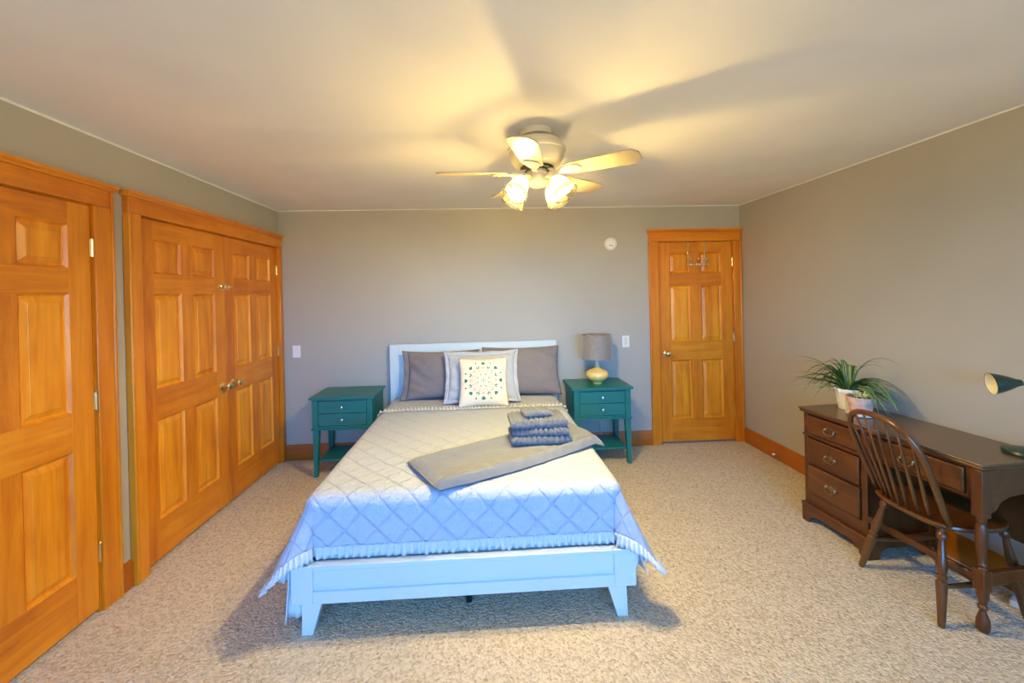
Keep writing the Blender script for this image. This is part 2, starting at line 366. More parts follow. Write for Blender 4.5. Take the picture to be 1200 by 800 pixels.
# ------------------------------------------------------------------ doors: local frame u along wall, v out of wall (towards room), z up
def local_frame(kind):
    # returns mapping (u,v,z)->(x,y,z) about a root at the floor
    if kind == 'left': return lambda u, v, z: (v, u, z)        # wall x=XL, room +x
    return lambda u, v, z: (u, -v, z)                           # back wall y=YB, room -y
class LB(MB):
    def __init__(s, kind): super().__init__(); s.k = local_frame(kind)
    def lbox(s, u0, u1, v0, v1, z0, z1):
        a = s.k(u0, v0, z0); b = s.k(u1, v1, z1)
        return s.box(min(a[0], b[0]), max(a[0], b[0]), min(a[1], b[1]), max(a[1], b[1]), min(a[2], b[2]), max(a[2], b[2]))
ZP = ((1.745, 1.954), (1.045, 1.622), (0.256, 0.858))
def leaf(root, kind, u0, u1, hinge_side, flip=False):
    w = u1-u0; st = 0.112; mul = 0.108; pw = (w-2*st-mul)/2; th = 0.036
    cols = ((u0+st, u0+st+pw), (u1-st-pw, u1-st)); z0, z1 = 0.022, DTOP
    for a, b in ((u0, u0+st), (u1-st, u1)):
        LB(kind).lbox(a, b, -th, 0, z0, z1).build('stile', 'wood_z', root, bevel=0.0015, seg=1)
    zr = [z0, ZP[2][0], ZP[2][1], ZP[1][0], ZP[1][1], ZP[0][0], ZP[0][1], z1]
    for i in range(0, 8, 2):
        LB(kind).lbox(u0+st, u1-st, -th, -0.0003, zr[i], zr[i+1]).build('rail', 'wood_h', root, bevel=0.001, seg=1)
    for pz in ZP:
        LB(kind).lbox(cols[0][1], cols[1][0], -th, -0.0003, pz[0], pz[1]).build('mullion', 'wood_z', root, bevel=0.001, seg=1)
        for a, b in cols:
            p = LB(kind); k = p.k; loops = []
            for ins, dep in ((0, 0.0), (0.010, -0.013), (0.016, -0.015), (0.042, -0.006), (0.043, -0.004)):
                loops.append([k(a+ins, dep, pz[0]+ins), k(b-ins, dep, pz[0]+ins), k(b-ins, dep, pz[1]-ins), k(a+ins, dep, pz[1]-ins)])
            vs = [v for l in loops for v in l]; fs = []
            for i in range(len(loops)-1):
                for j in range(4): fs.append((i*4+j, i*4+(j+1) % 4, (i+1)*4+(j+1) % 4, (i+1)*4+j))
            n = len(loops)-1; fs.append(tuple(range(n*4, n*4+4)))
            p.add(vs, fs); p.build('panel', 'panel_wood', root)
    uh = u1+0.004 if hinge_side > 0 else u0-0.004
    for zc in (1.855, 1.077, 0.30):
        h = LB(kind); c = h.k(uh, 0.006, zc-0.045)
        h.lathe([(0.0065, 0), (0.0065, 0.09)], c, seg=10); h.lathe([(0.003, 0.09), (0.0055, 0.096), (0.002, 0.102)], c, seg=8)
        h.lbox(uh-0.009*hinge_side, uh, 0.0002, 0.0022, zc-0.045, zc+0.045)
        h.build('hinge', 'brass', root, smooth='auto')
def knob(root, kind, u, z, sgn, lever=False):
    m = LB(kind); c = m.k(u, 0, z); ax = m.k(0, 1, 0)
    m.lathe([(0.031, 0.0), (0.031, 0.006), (0.022, 0.012), (0.011, 0.016), (0.010, 0.032), (0.017, 0.038), (0.027, 0.05), (0.028, 0.06), (0.021, 0.070), (0.008, 0.073)], c, ax, 18)
    m.build('door_knob', 'brass', root, smooth='auto')
def casing(name, kind, u0, u1, wl, wr, proud, lab, loc, capl, capr):
    t = tag(bpy.data.objects.new(name, None), lab, kind='structure'); COL.objects.link(t); t.location = loc
    zt = DTOP+0.006
    if wl > 0:
        LB(kind).lbox(u0-0.008-wl, u0-0.008, 0, proud, 0, zt).build('side_casing', 'casing_z', t, bevel=0.004)
        LB(kind).lbox(u0-0.012-wl, u0-0.012-wl+0.016, 0, proud+0.009, 0, zt).build('edge_bead', 'casing_z', t, bevel=0.006)
    LB(kind).lbox(u1+0.008, u1+0.008+wr, 0, proud, 0, zt).build('side_casing', 'casing_z', t, bevel=0.004)
    if wr > .07: LB(kind).lbox(u1+0.008+wr-0.012, u1+0.008+wr+0.004, 0, proud+0.009, 0, zt+.085).build('edge_bead', 'casing_z', t, bevel=0.006)
    LB(kind).lbox(u0-0.008-wl, u1+0.008+wr-(.013 if wr > .07 else 0), 0, proud+.002, zt, zt+0.092).build('head_casing', 'casing_h', t, bevel=0.003)
    p = LB(kind); prof = [(0, 0), (proud+.006, 0), (proud+.012, .008), (proud+.024, .018), (proud+.026, .03), (0, .03)]
    n = len(prof); a, b = u0-0.008-wl-capl, u1+0.008+wr+capr
    vs = [p.k(a, v, zt+.092+z) for v, z in prof]+[p.k(b, v, zt+.092+z) for v, z in prof]
    p.add(vs, [tuple(range(n)), tuple(range(n, 2*n))]+[(i, (i+1) % n, n+(i+1) % n, n+i) for i in range(n)]).build('head_cap', 'casing_h', t)
    # jamb edges and dark gap behind
    for a, b in ((u0-.012, u0-.0025), (u1+.0025, u1+.012)):
        LB(kind).lbox(a, b, -.05, .0005, 0, DTOP+.012).build('jamb', 'casing_z', t)
    LB(kind).lbox(u0-.0025, u1+.0025, -.05, -.004, DTOP+.003, DTOP+.012).build('jamb', 'casing_h', t)
    return t
d1 = tag(bpy.data.objects.new('door_1', None), 'nearest six-panel wooden door at the left edge', kind='structure'); COL.objects.link(d1); d1.location = (XL, 0, 0)
leaf(d1, 'left', D1[0], D1[1], 1)
casing('trim_4', 'left', D1[0], D1[1], .10, .10, .018, 'wooden casing around the nearest left door', (XL, 0, 0), .02, .02)
d2 = tag(bpy.data.objects.new('door_2', None), 'left leaf of the double closet doors', kind='structure'); COL.objects.link(d2); d2.location = (XL, 0, 0)
mid = (DC[0]+DC[1])/2
leaf(d2, 'left', DC[0], mid-.0015, -1); knob(d2, 'left', mid-.062, 0.93, 1)
d3 = tag(bpy.data.objects.new('door_3', None), 'right leaf of the double closet doors', kind='structure'); COL.objects.link(d3); d3.location = (XL, 0, 0)
leaf(d3, 'left', mid+.0015, DC[1], 1); knob(d3, 'left', mid+.062, 0.93, 1)
# latch across the closet doors
for rt, ul, ur in ((d2, mid-.075, mid-.004), (d3, mid+.004, mid+.06)):
    m = LB('left'); m.lbox(ul, ur, .0002, .004, 1.66, 1.70)
    if rt is d2: m.lathe([(.016, .004), (.016, .016), (.008, .022)], m.k(mid-.055, 0, 1.68), (1, 0, 0), 14); m.lbox(mid-.03, mid-.006, .004, .02, 1.664, 1.696)
    else: m.tube([m.k(mid+.0, .014, 1.68), m.k(mid+.075, .014, 1.68)], .006, 8); m.lbox(mid+.012, mid+.028, .004, .022, 1.668, 1.692)
    m.build('latch', 'brass', rt, bevel=.001)
casing('trim_5', 'left', DC[0], DC[1], .088, .052, .032, 'wide wooden casing around the double closet doors', (XL, 0, 0), .016, .0)
d4 = tag(bpy.data.objects.new('door_4', None), 'six-panel wooden door in the back right corner', kind='structure'); COL.objects.link(d4); d4.location = (0, YB, 0)
leaf(d4, 'back', DB[0], DB[1], 1); knob(d4, 'back', DB[0]+.058, 0.93, 1)
casing('trim_6', 'back', DB[0], DB[1], .096, .08, .02, 'wooden casing around the back right door', (0, YB, 0), .012, .004)

# over-door hook rack
t = empty('hook_rack', (2.19, YB, 1.81), 'slim metal over-door hook rack hanging on the back right door', 'hook rack')
for u in (-.088, .088):
    MB().box(u-.007, u+.007, -.004, -.001, .02, .258).box(u-.007, u+.007, -.004, .03, .2555, .2578).build('strap', 'brass', t, bevel=.0008)
MB().box(-.105, .105, -.008, -.004, .018, .034).build('bar', 'brass', t, bevel=.001)
for u in (-.088, 0, .088):
    h = MB(); h.tube([(u, -.008, .045), (u, -.012, .01), (u, -.03, -.008), (u, -.05, .0), (u, -.055, .018)], .004, 8)
    h.tube([(u, -.008, .04), (u, -.03, .055), (u, -.045, .075)], .0035, 8); h.lathe([(.0, -.006), (.006, -.003), (.006, .003), (0, .006)], (u, -.055, .02), seg=8)
    h.lathe([(.0, -.006), (.006, -.003), (.006, .003), (0, .006)], (u, -.045, .078), seg=8)
    h.build('hook', 'brass', t, smooth='auto')

# ------------------------------------------------------------------ wall fittings
def plate(name, x, z, lab, outlet):
    t = empty(name, (x, YB, z-.059), lab, 'light switch')
    box('plate', 'white_plastic', (-.037, .037, -.006, 0, 0, .118), t, .003)
    if outlet: box('insert', 'ivory_plastic', (-.016, .016, -.0085, -.006, .026, .092), t, .0015)
    else: box('toggle_slot', 'ivory_plastic', (-.006, .006, -.007, -.006, .046, .072), t, .0005)
    MB().prism([(-.004, .052), (-.004, .066), (.004, .066), (.004, .052)], 'y', -.018, -.006).build('toggle', 'white_plastic', t, bevel=.001)
    for zz in (.018, .10): MB().lathe([(.003, .006), (.002, .0072)], (0, 0, zz), (0, -1, 0), 8).build('screw', 'chrome', t)
plate('light_switch', -1.845, 1.062, 'white wall switch plate left of the bed beside the closet', False)
plate('light_switch', 1.432, 1.066, 'white wall switch plate with ivory insert right of the table lamp', True)
t = empty('smoke_detector', (1.297, YB, 2.06), 'round white smoke detector high on the wall beside the door', 'smoke detector')
MB().lathe([(.066, 0), (.066, .012), (.062, .022)], (0, 0, 0), (0, -1, 0), 32).build('mount', 'white_plastic', t, smooth='auto')
MB().lathe([(.058, .022), (.056, .034), (.044, .042), (.02, .044)], (0, 0, 0), (0, -1, 0), 32).build('cover', 'white_plastic', t, smooth='auto')
for a in (-.016, .004): MB().lathe([(.006, .040), (.006, .0455)], (a, 0, -.022-.3*a), (0, -1, 0), 10).build('vent_hole', 'black_plastic', t)
t = empty('door_stop', (XR-.016, 3.54, .075), 'small spring door stop with white tip on the right baseboard', 'door stop')
MB().lathe([(.012, 0), (.012, .004), (.006, .008)], (0, 0, 0), (-1, 0, 0), 12).build('mount', 'antique_brass', t, smooth='auto')
MB().tube([(-.006-.055*k/90, .006*math.cos(k*2*PI/9), .006*math.sin(k*2*PI/9)) for k in range(91)], .0014, 5).build('spring', 'antique_brass', t, smooth=True)
MB().lathe([(.008, .058), (.0095, .064), (.0095, .074), (.006, .08)], (0, 0, 0), (-1, 0, 0), 12).build('tip', 'white_plastic', t, smooth='auto')

# ------------------------------------------------------------------ ceiling fan
FC = (.30, 2.17)
fan = empty('ceiling_fan', (FC[0], FC[1], H), 'cream five-blade ceiling fan with four lit glass shades', 'ceiling fan')
MB().lathe([(.066, -.035), (.082, -.03), (.085, -.012), (.085, 0)], seg=32).build('canopy', 'fan_white', fan, smooth='auto')
MB().lathe([(.058, -.05), (.058, -.035)], seg=24).build('neck', 'black_plastic', fan, smooth='auto')
MB().lathe([(.05, -.045), (.09, -.048), (.128, -.062), (.148, -.088), (.152, -.1), (.157, -.104), (.157, -.116), (.15, -.12), (.143, -.15), (.125, -.182), (.1, -.196), (.06, -.2)][::-1], seg=40).build('motor_housing', 'fan_white', fan, smooth='auto')
MB().lathe([(.086, -.212), (.09, -.208), (.09, -.198), (.08, -.196)], seg=32).build('flywheel', 'black_plastic', fan, smooth='auto')
BZ = -.232
def blade_pts():
    prof = [(.165, -.045), (.19, -.056), (.30, -.061), (.485, -.070), (.512, -.062), (.537, -.034), (.537, .034), (.512, .062), (.485, .070), (.30, .061), (.19, .056), (.165, .045)]
    return prof
blade_me = bracket_me = None
for k in range(5):
    ang = math.radians(39+72*k)
    if blade_me is None:
        b = MB().prism(blade_pts(), 'z', -.003, .003).build('blade', 'fan_blade', fan, bevel=.0015)
        br = MB()
        br.add([], []); br.prism([(.07, -.014), (.13, -.012), (.16, -.03), (.2, -.043), (.235, -.036), (.25, 0), (.235, .036), (.2, .043), (.16, .03), (.13, .012), (.07, .014)], 'z', -.009, -.0035)
        br.tube([(.065, 0, .028), (.085, 0, .012), (.105, 0, -.004), (.14, 0, -.007)], .011, 8)
        for p in ((.2, -.024), (.2, .024), (.232, 0)): br.lathe([(.005, -.0125), (.005, -.009)], (*p, 0), seg=8)
        br = br.build('blade_bracket', 'fan_white', fan, bevel=.001)
        blade_me, bracket_me = b, br
    else:
        b = blade_me.copy(); br = bracket_me.copy(); COL.objects.link(b); COL.objects.link(br)
    for o in (b, br):
        o.location = (0, 0, BZ); o.rotation_euler = (Matrix.Rotation(ang, 3, 'Z') @ Matrix.Rotation(math.radians(-12), 3, 'X')).to_euler()
MB().lathe([(.02, -.302), (.036, -.298), (.046, -.285), (.05, -.265), (.05, -.232), (.056, -.228), (.056, -.216), (.05, -.21)], seg=28).build('switch_housing', 'fan_white', fan, smooth='auto')
def shade_axis(a):
    tl = math.radians(36); return Vector((math.cos(a)*math.sin(tl), math.sin(a)*math.sin(tl), -math.cos(tl)))
for k in range(4):
    a = math.radians(40+90*k+ (8 if k % 2 else 0)); d = Vector((math.cos(a), math.sin(a), 0)); ax = shade_axis(a)
    s0 = d*.098+Vector((0, 0, -.262))
    MB().tube([d*.045+Vector((0, 0, -.262)), d*.07+Vector((0, 0, -.25)), d*.088+Vector((0, 0, -.25)), s0], .009, 8).build('lamp_arm', 'fan_white', fan, smooth=True)
    sock = MB().lathe([(.018, -.012), (.025, -.004), (.027, .02), (.024, .032)], s0, ax, 18).build('lamp_socket', 'fan_white', fan, smooth='auto')
    MB().lathe([(.026, .018), (.034, .032), (.044, .055), (.0485, .075), (.051, .088), (.049, .088), (.0465, .075), (.042, .055), (.032, .032), (.024, .018)], s0, ax, 48, cap=False, ribs=(24, .015)).build('lamp_shade', 'shade_frost', fan, smooth=True)
    MB().lathe([(.0512, .0885), (.055, .105), (.061, .12), (.068, .131), (.066, .132), (.059, .12), (.053, .105), (.0492, .0885)], s0, ax, 96, cap=False, ribs=(24, .035)).build('shade_rim', 'shade_glass', fan, smooth=True)
    MB().lathe([(.003, .03), (.012, .034), (.014, .05), (.022, .068), (.0265, .082), (.022, .098), (.012, .106), (.002, .108)], s0, ax, 12).build('bulb', 'bulb_glow', fan, smooth=True)

# ------------------------------------------------------------------ bed
BX0, BX1, BYF = -.928, .704, 1.93
bcx = (BX0+BX1)/2
bed = empty('bed', (bcx, BYF, 0), 'white painted wooden bed frame with panelled headboard and footboard', 'bed')
hw = (BX1-BX0)/2
fp = bed
mb = MB(); mb.box(-hw, -hw+.1, 0, .045, .147, .325); mb.box(hw-.107, hw, 0, .045, .147, .325)
mb.box(-hw+.1, hw-.107, 0, .045, .147, .204); mb.box(-hw+.1, hw-.107, 0, .045, .302, .325)
mb.build('footboard', 'bed_paint', bed, bevel=.003)
MB().box(-hw+.1, hw-.107, .012, .04, .204, .302).build('footboard_panel', 'bed_paint', bed)
for sgn in (-1, 1):
    pl = [(sgn*(hw-.047), .1475), (sgn*(hw-.138), .1475), (sgn*(hw-.094), 0), (sgn*(hw-.043), 0)]
    MB().prism(pl, 'y', .004, .06).build('leg', 'bed_paint', bed, bevel=.003)
    MB().box(sgn*(hw-.085)-.015, sgn*(hw-.085)+.015, .045, 2.06, .16, .28).build('side_rail', 'bed_paint', bed, bevel=.003)
hy = 2.065
mb = MB(); mb.box(-hw, -hw+.09, hy, hy+.05, .3, 1.11).box(hw-.09, hw, hy, hy+.05, .3, 1.11).box(-hw+.09, hw-.09, hy, hy+.05, 1.005, 1.11).box(-hw+.09, hw-.09, hy, hy+.05, .3, .45)
mb.build('headboard', 'bed_paint', bed, bevel=.003)
MB().box(-hw+.09, hw-.09, hy+.014, hy+.045, .45, 1.005).build('headboard_panel', 'bed_paint', bed)
for sgn in (-1, 1): MB().box(sgn*(hw-.045)-.045, sgn*(hw-.045)+.045, hy, hy+.05, 0, .3).build('leg', 'bed_paint', bed, bevel=.003)
for yy in (.15, 1.1): MB().prism([(-.02, .16), (.02, .16), (.014, 0), (-.014, 0)], 'y', yy, yy+.035).build('support_leg', 'black_plastic', bed, bevel=.002)
MB().box(-hw+.05, hw-.05, .05, 2.05, .265, .285).build('slat_base', 'bed_paint', bed)
# mattress
MX0, MX1, MY0, MY1, MT = -.868, .645, 1.992, 3.985, .607
mt = MB().box(MX0+.006, MX1-.006, MY0, MY1, .286, MT-.012).build('mattress', 'skirt_white', bevel=.05, seg=4)
tag(mt, 'thick white mattress under the quilted bedspread', 'mattress')

RF = .05
def overhang(d, flare):
    d0 = RF*PI/2
    if d < d0: th = d/RF; return RF*math.sin(th), RF*(1-math.cos(th))
    e = d-d0; return RF+flare*e, RF+e*math.sqrt(max(0, 1-flare*flare))
def drape(a, b, lift=0.0, wob=1.0):
    """a: flat coordinate across the bed from its centre line, b: flat distance from y=MY1 towards the foot."""
    cx = (MX0+MX1)/2; hwid = (MX1-MX0)/2; Lb = MY1-(MY0-.003)
    i0, iw = RF, hwid-RF+.02
    da = abs(a)-iw; sg = 1 if a > 0 else -1; db = b-(Lb-RF+.0)
    x = cx+sg*min(abs(a), iw); y = MY1-min(b, Lb-RF); z = MT+lift
    if da <= 0 and db <= 0: pass
    elif da > 0 and db <= 0:
        t = max(0, min(1, (b-.6)/1.4)); fl = .05+.20*t
        o, dn = overhang(da, fl); x += sg*o; z -= dn
        if wob and da > .08: x += sg*.014*math.sin(b*11+sg)*min(1, (da-.08)*4)
    elif db > 0 and da <= 0:
        o, dn = overhang(db, .02); y -= o; z -= dn
    else:
        th = math.atan2(db, da); d = (da**2.5+db**2.5)**.4; s2 = math.sin(2*th)
        flr = (.25*math.cos(th)**2+.02*math.sin(th)**2)+.33*s2
        o, dn = overhang(d, flr); x += sg*o*math.cos(th); y -= o*math.sin(th); z -= dn
    p = Vector((x, y, z))
    n = noise.noise(Vector((a*3.1, b*3.1, 1.7)))*.006+noise.noise(Vector((a*9, b*9, 4.1)))*.0025
    z_only = 1 if (da <= 0 and db <= 0) else .5
    p.z += n*z_only
    if da <= 0 and db > 0: p.y -= n*.8
    return p
BX_A = .757-RF+.02           # inner half width (flat part)
SIDE = .40; FRONT = .256
A_MAX = BX_A+SIDE; LB_ = MY1-(MY0-.003)-RF; B0 = MY1-3.39; B_MAX = LB_+FRONT
def cloth(name, m, a0, a1, b0, b1, na, nb, lift, trim_corner=True):
    mb = MB(); uvs = []
    for j in range(nb):
        for i in range(na):
            a = a0+(a1-a0)*i/(na-1); b = b0+(b1-b0)*j/(nb-1)
            p = drape(a, b, lift)
            # puff of the quilting
            q1 = abs(((a+b)/.155) % 1-.5)*2; q2 = abs(((a-b)/.155) % 1-.5)*2
            puff = .005*min(1, 3*min(1-abs(q1-.0), 1-abs(q2-.0))) if False else .004*min(1.0, 4*min(q1, q2))
            p.z += puff*(1 if abs(a) < BX_A and b < LB_ else 0)
            if b > LB_ and abs(a) < BX_A: p.y -= puff
            mb.v.append(tuple(p)); uvs.append((a+5, b+5))
    for j in range(nb-1):
        for i in range(na-1): mb.f.append((j*na+i, j*na+i+1, (j+1)*na+i+1, (j+1)*na+i))
    o = mb.build(name, m, smooth=True, uvs=uvs)
    so = o.modifiers.new('thickness', 'SOLIDIFY'); so.thickness = .006; so.offset = 1
    return o
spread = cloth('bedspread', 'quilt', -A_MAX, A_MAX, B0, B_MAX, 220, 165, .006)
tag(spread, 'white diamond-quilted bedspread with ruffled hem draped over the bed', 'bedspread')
def ruffle(path, amp, wl, dep, lift, out_fn, name='ruffle'):
    # path: list of flat (a,b); strip extended along out direction
    mb = MB(); rows = 5; s = 0; prev = None; pts = []
    for (a, b, oa, ob) in path:
        if prev is not None: s += math.hypot(a-prev[0], b-prev[1])
        prev = (a, b); pts.append((a, b, oa, ob, s))
    n = len(pts)
    for r in range(rows):
        t = r/(rows-1)
        for (a, b, oa, ob, s) in pts:
            ph = 2*PI*s/wl+2.2*noise.noise(Vector((s*7, 0, 3)))
            l = dep*t*(1+.25*noise.noise(Vector((s*18, 2, 0))))
            a2, b2 = a+oa*l, b+ob*l
            p = drape(a2, b2, lift); e = .004
            ta = drape(a2+e, b2, lift)-drape(a2-e, b2, lift); tb = drape(a2, b2+e, lift)-drape(a2, b2-e, lift)
            nn = tb.cross(ta); nn = nn.normalized() if nn.length > 1e-9 else Vector((0, 0, 1))
            if out_fn(p).dot(nn) < 0: nn = -nn
            p = p+nn*(amp*(.35+.65*t)*(1+math.sin(ph))+.004)
            mb.v.append(tuple(p))
    for r in range(rows-1):
        for i in range(n-1): mb.f.append((r*n+i, r*n+i+1, (r+1)*n+i+1, (r+1)*n+i))
    o = mb.build(name, 'ruffle_white', spread, smooth=True)
    so = o.modifiers.new('thickness', 'SOLIDIFY'); so.thickness = .002; so.offset = 0
    return o
path = []; st = .006
b = B0
while b < B_MAX-.03: path.append((-A_MAX, b, -1, 0)); b += st
for k in range(9):
    th = PI/2*k/8; path.append((-A_MAX+.03-.03*math.cos(th), B_MAX-.03+.03*math.sin(th), -math.cos(th), math.sin(th)))
a = -A_MAX+.03
while a < A_MAX-.03: path.append((a, B_MAX, 0, 1)); a += st
for k in range(9):
    th = PI/2*k/8; path.append((A_MAX-.03+.03*math.sin(th), B_MAX-.03+.03*math.cos(th), math.sin(th), math.cos(th)))
b = B_MAX-.03
while b > B0: path.append((A_MAX, b, 1, 0)); b -= st
ruffle(path, .010, .034, .052, .008, lambda p: Vector((p.x-bcx, (p.y-3.2)*.9, .25)))
ruffle([(-A_MAX+.005*i, B0+.012, 0, -1) for i in range(int(2*A_MAX/.005))], .010, .03, .04, .017, lambda p: Vector(((p.x-bcx)*.3, 0, 1)))
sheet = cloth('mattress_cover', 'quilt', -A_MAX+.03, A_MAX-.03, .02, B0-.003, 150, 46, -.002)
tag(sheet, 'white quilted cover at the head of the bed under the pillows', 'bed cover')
# bed skirt panels hanging inside the spread
sk = empty('bed_skirt', (bcx, 3, 0), 'plain white bed skirt hanging beside the footboard down to the carpet', 'bed skirt')
for sgn, zb, off in ((-1, .035, .012), (1, .17, .018)):
    def fn(u, v, sgn=sgn, zb=zb, off=off):
        y = -1.04+u*1.95; z = .305+(zb-.305)*v
        return (sgn*(hw+off+.008+.034*v+.012*v*math.sin(u*46+sgn)), y, z)
    o = MB().grid(90, 10, fn).build('skirt_panel', 'skirt_white', sk, smooth=True)
    so = o.modifiers.new('thickness', 'SOLIDIFY'); so.thickness = .003

for xa, xb, zb in ((-hw-.045, -hw+.04, .035), (hw-.01, hw+.035, .17)):
    o = MB().grid(24, 10, lambda u, v: (xa+(xb-xa)*u, -1.0+.008*v*math.sin(u*9), .305+(zb-.305+.012*u)*v)).build('skirt_panel', 'skirt_white', sk, smooth=True)
    so = o.modifiers.new('thickness', 'SOLIDIFY'); so.thickness = .003
# ------------------------------------------------------------------ pillows
def pillow_fn(w, h, t, pinch, nseed, wr, ear=.04):
    def f(u, v, side):
        U, V = 2*u-1, 2*v-1
        e = (max(0, 1-abs(U)**2.6)*max(0, 1-abs(V)**2.6))**.55
        inx = 1-pinch*(1-V*V)*1.0+ear*(U*U*V*V); iny = 1-pinch*(1-U*U)+ear*(U*U*V*V)
        x = w/2*U*inx; y = h/2*V*iny
        nz = noise.noise(Vector((x*7+nseed, y*7, side*3.0)))*wr+noise.noise(Vector((x*3.2+y*5+nseed, y*2, side*7.0)))*wr*1.3
        cr = wr*.8*math.sin((x*1.0+y*2.2)*30+4*noise.noise(Vector((x*4, y*4, nseed))))*(abs(U)**2)
        return Vector((x, y, side*(t/2*e+(nz+cr)*min(1, e*1.6))))
    return f
def pillow(name, m, w, h, t, loc, tilt, rz, roll, seed, lab, cat='pillow', group=None, pinch=.035, wr=.018, flange=0, ear=.04):
    f = pillow_fn(w, h, t, pinch, seed, wr, ear); n = 44; mb = MB()
    mb.grid(n, n, lambda u, v: f(u, v, 1)); mb.grid(n, n, lambda u, v: f(u, v, -1))
    me_o = mb.build(name, m, smooth=True)
    bm = bmesh.new(); bm.from_mesh(me_o.data); bmesh.ops.remove_doubles(bm, verts=bm.verts, dist=.0006); bmesh.ops.recalc_face_normals(bm, faces=bm.faces); bm.to_mesh(me_o.data); bm.free()
    R = Euler((0, 0, rz)).to_matrix() @ Euler((PI/2-tilt, 0, 0)).to_matrix() @ Euler((0, 0, roll)).to_matrix()
    me_o.rotation_euler = R.to_euler(); c = R @ Vector((0, h/2*(1-.02), 0))
    me_o.location = Vector(loc)+c
    return tag(me_o, lab, cat, group), f
def edge_flange(o, f, m, w, h, sides, wid, name='flange'):
    mb = MB()
    def edge(s, t):
        u, v = {'l': (0, t), 'r': (1, t), 'b': (t, 0), 't': (t, 1)}[s]; p = f(u, v, 1); p.z = 0; return p
    out = {'l': Vector((-1, 0, 0)), 'r': Vector((1, 0, 0)), 'b': Vector((0, -1, 0)), 't': Vector((0, 1, 0))}
    for s in sides:
        def fn(u, v, s=s):
            p = edge(s, u)+out[s]*(v*wid-.004)
            along = {'l': Vector((0, 1, 0)), 'r': Vector((0, 1, 0)), 'b': Vector((1, 0, 0)), 't': Vector((1, 0, 0))}[s]
            p += along*(2*u-1)*wid*v*(1 if len(sides) > 1 else .1)
            p.z += .013*v*math.sin(u*(17+ord(s)%5)+ord(s))+.004*v*noise.noise(Vector((u*20, v, ord(s)))); return p
        mb.grid(36, 4, fn)
    k = mb.build(name, m, o, smooth=True); so = k.modifiers.new('thickness', 'SOLIDIFY'); so.thickness = .005; so.offset = 0
    return k
PZ = MT+.024
o, f = pillow('pillow', 'pillow_grey', .665, .44, .17, (-.395, 3.772, PZ+.006), math.radians(22), math.radians(2), 0, 1.3, 'left dark grey pillow leaning on the headboard', group='dark grey pillows')
edge_flange(o, f, 'pillow_grey', .665, .44, 'l', .05, 'pillowcase_hem')
o, f = pillow('pillow', 'pillow_grey', .72, .45, .17, (.335, 3.782, PZ+.008), math.radians(20), math.radians(-2), 0, 8.1, 'right dark grey pillow leaning on the headboard behind the pale sham', group='dark grey pillows')
o, f = pillow('pillow_sham', 'sham_grey', .60, .40, .14, (-.035, 3.585, PZ+.034), math.radians(24), math.radians(1), 0, 14.7, 'pale blue-grey flanged pillow sham behind the embroidered cushion', 'pillow', wr=.018)
edge_flange(o, f, 'sham_grey', .60, .40, 'lrbt', .035)
CW = .405
cush, f = pillow('cushion', 'cushion_cream', CW, CW, .13, (-.022, 3.41, PZ+.016), math.radians(24), 0, 0, 21.0, 'square cream cushion with round floral embroidery in front of the pillows', 'cushion', pinch=.03, wr=.004, ear=.05)
# embroidery stitched on the cushion front
def emb():
    sets = {'thread_teal': MB(), 'thread_rose': MB(), 'thread_sage': MB()}
    def petal(m, r, th, ln, wd, rot=0.0, kind='leaf'):
        c = Vector((r*math.cos(th), r*math.sin(th))); d = Vector((math.cos(th+rot), math.sin(th+rot))); n = Vector((-d.y, d.x))
        if kind == 'leaf': sh = [(-.5, 0), (-.25, .36), (.05, .5), (.3, .34), (.5, 0), (.3, -.34), (.05, -.5), (-.25, -.36)]
        elif kind == 'heart': sh = [(-.5, 0), (-.1, .42), (.25, .5), (.45, .3), (.25, 0), (.45, -.3), (.25, -.5), (-.1, -.42)]
        else: sh = [(.5*math.cos(k*PI/4), .5*math.sin(k*PI/4)) for k in range(8)]
        vs = []
        for a, b in sh:
            q = c+d*(a*ln)+n*(b*wd); u, v = q.x/CW/.985+.5, q.y/CW/.985+.5
            p = f(min(1, max(0, u)), min(1, max(0, v)), 1); p.z += .0016; vs.append(p)
        sets[m].add(vs, [tuple(range(8))])
    for k in range(8):
        t = k*PI/4+PI/2
        petal('thread_teal', .148, t, .030, .034, 0, 'heart'); petal('thread_teal', .158, t, .012, .012, 0, 'leaf')
        petal('thread_sage', .128, t, .016, .004); petal('thread_rose', .108, t, .026, .03, 0, 'heart'); petal('thread_rose', .085, t, .026, .010)
        petal('thread_rose', .066, t+.16, .022, .008, .5); petal('thread_rose', .066, t-.16, .022, .008, -.5)
        for s in (-1, 1):
            petal('thread_sage', .122, t+s*.30, .034, .007, s*.5); petal('thread_teal', .115, t+s*.36, .026, .008, -s*.7)
            petal('thread_rose', .098, t+s*.20, .020, .008, s*.9); petal('thread_rose', .112, t+s*.13, .012, .008, s*.4)
        t2 = t+PI/8
        petal('thread_teal', .163, t2, .014, .014, 0, 'dot'); petal('thread_sage', .148, t2, .018, .004); petal('thread_sage', .052, t2, .022, .012)
        petal('thread_rose', .080, t2, .030, .012); petal('thread_sage', .100, t2, .016, .006); petal('thread_rose', .038, t, .018, .006)
    for k in range(4): petal('thread_teal', .012, k*PI/2, .014, .010, 0, 'leaf')
    for k, mb in sets.items(): mb.build('embroidery', k, cush)['kind'] = 'stuff'
emb()

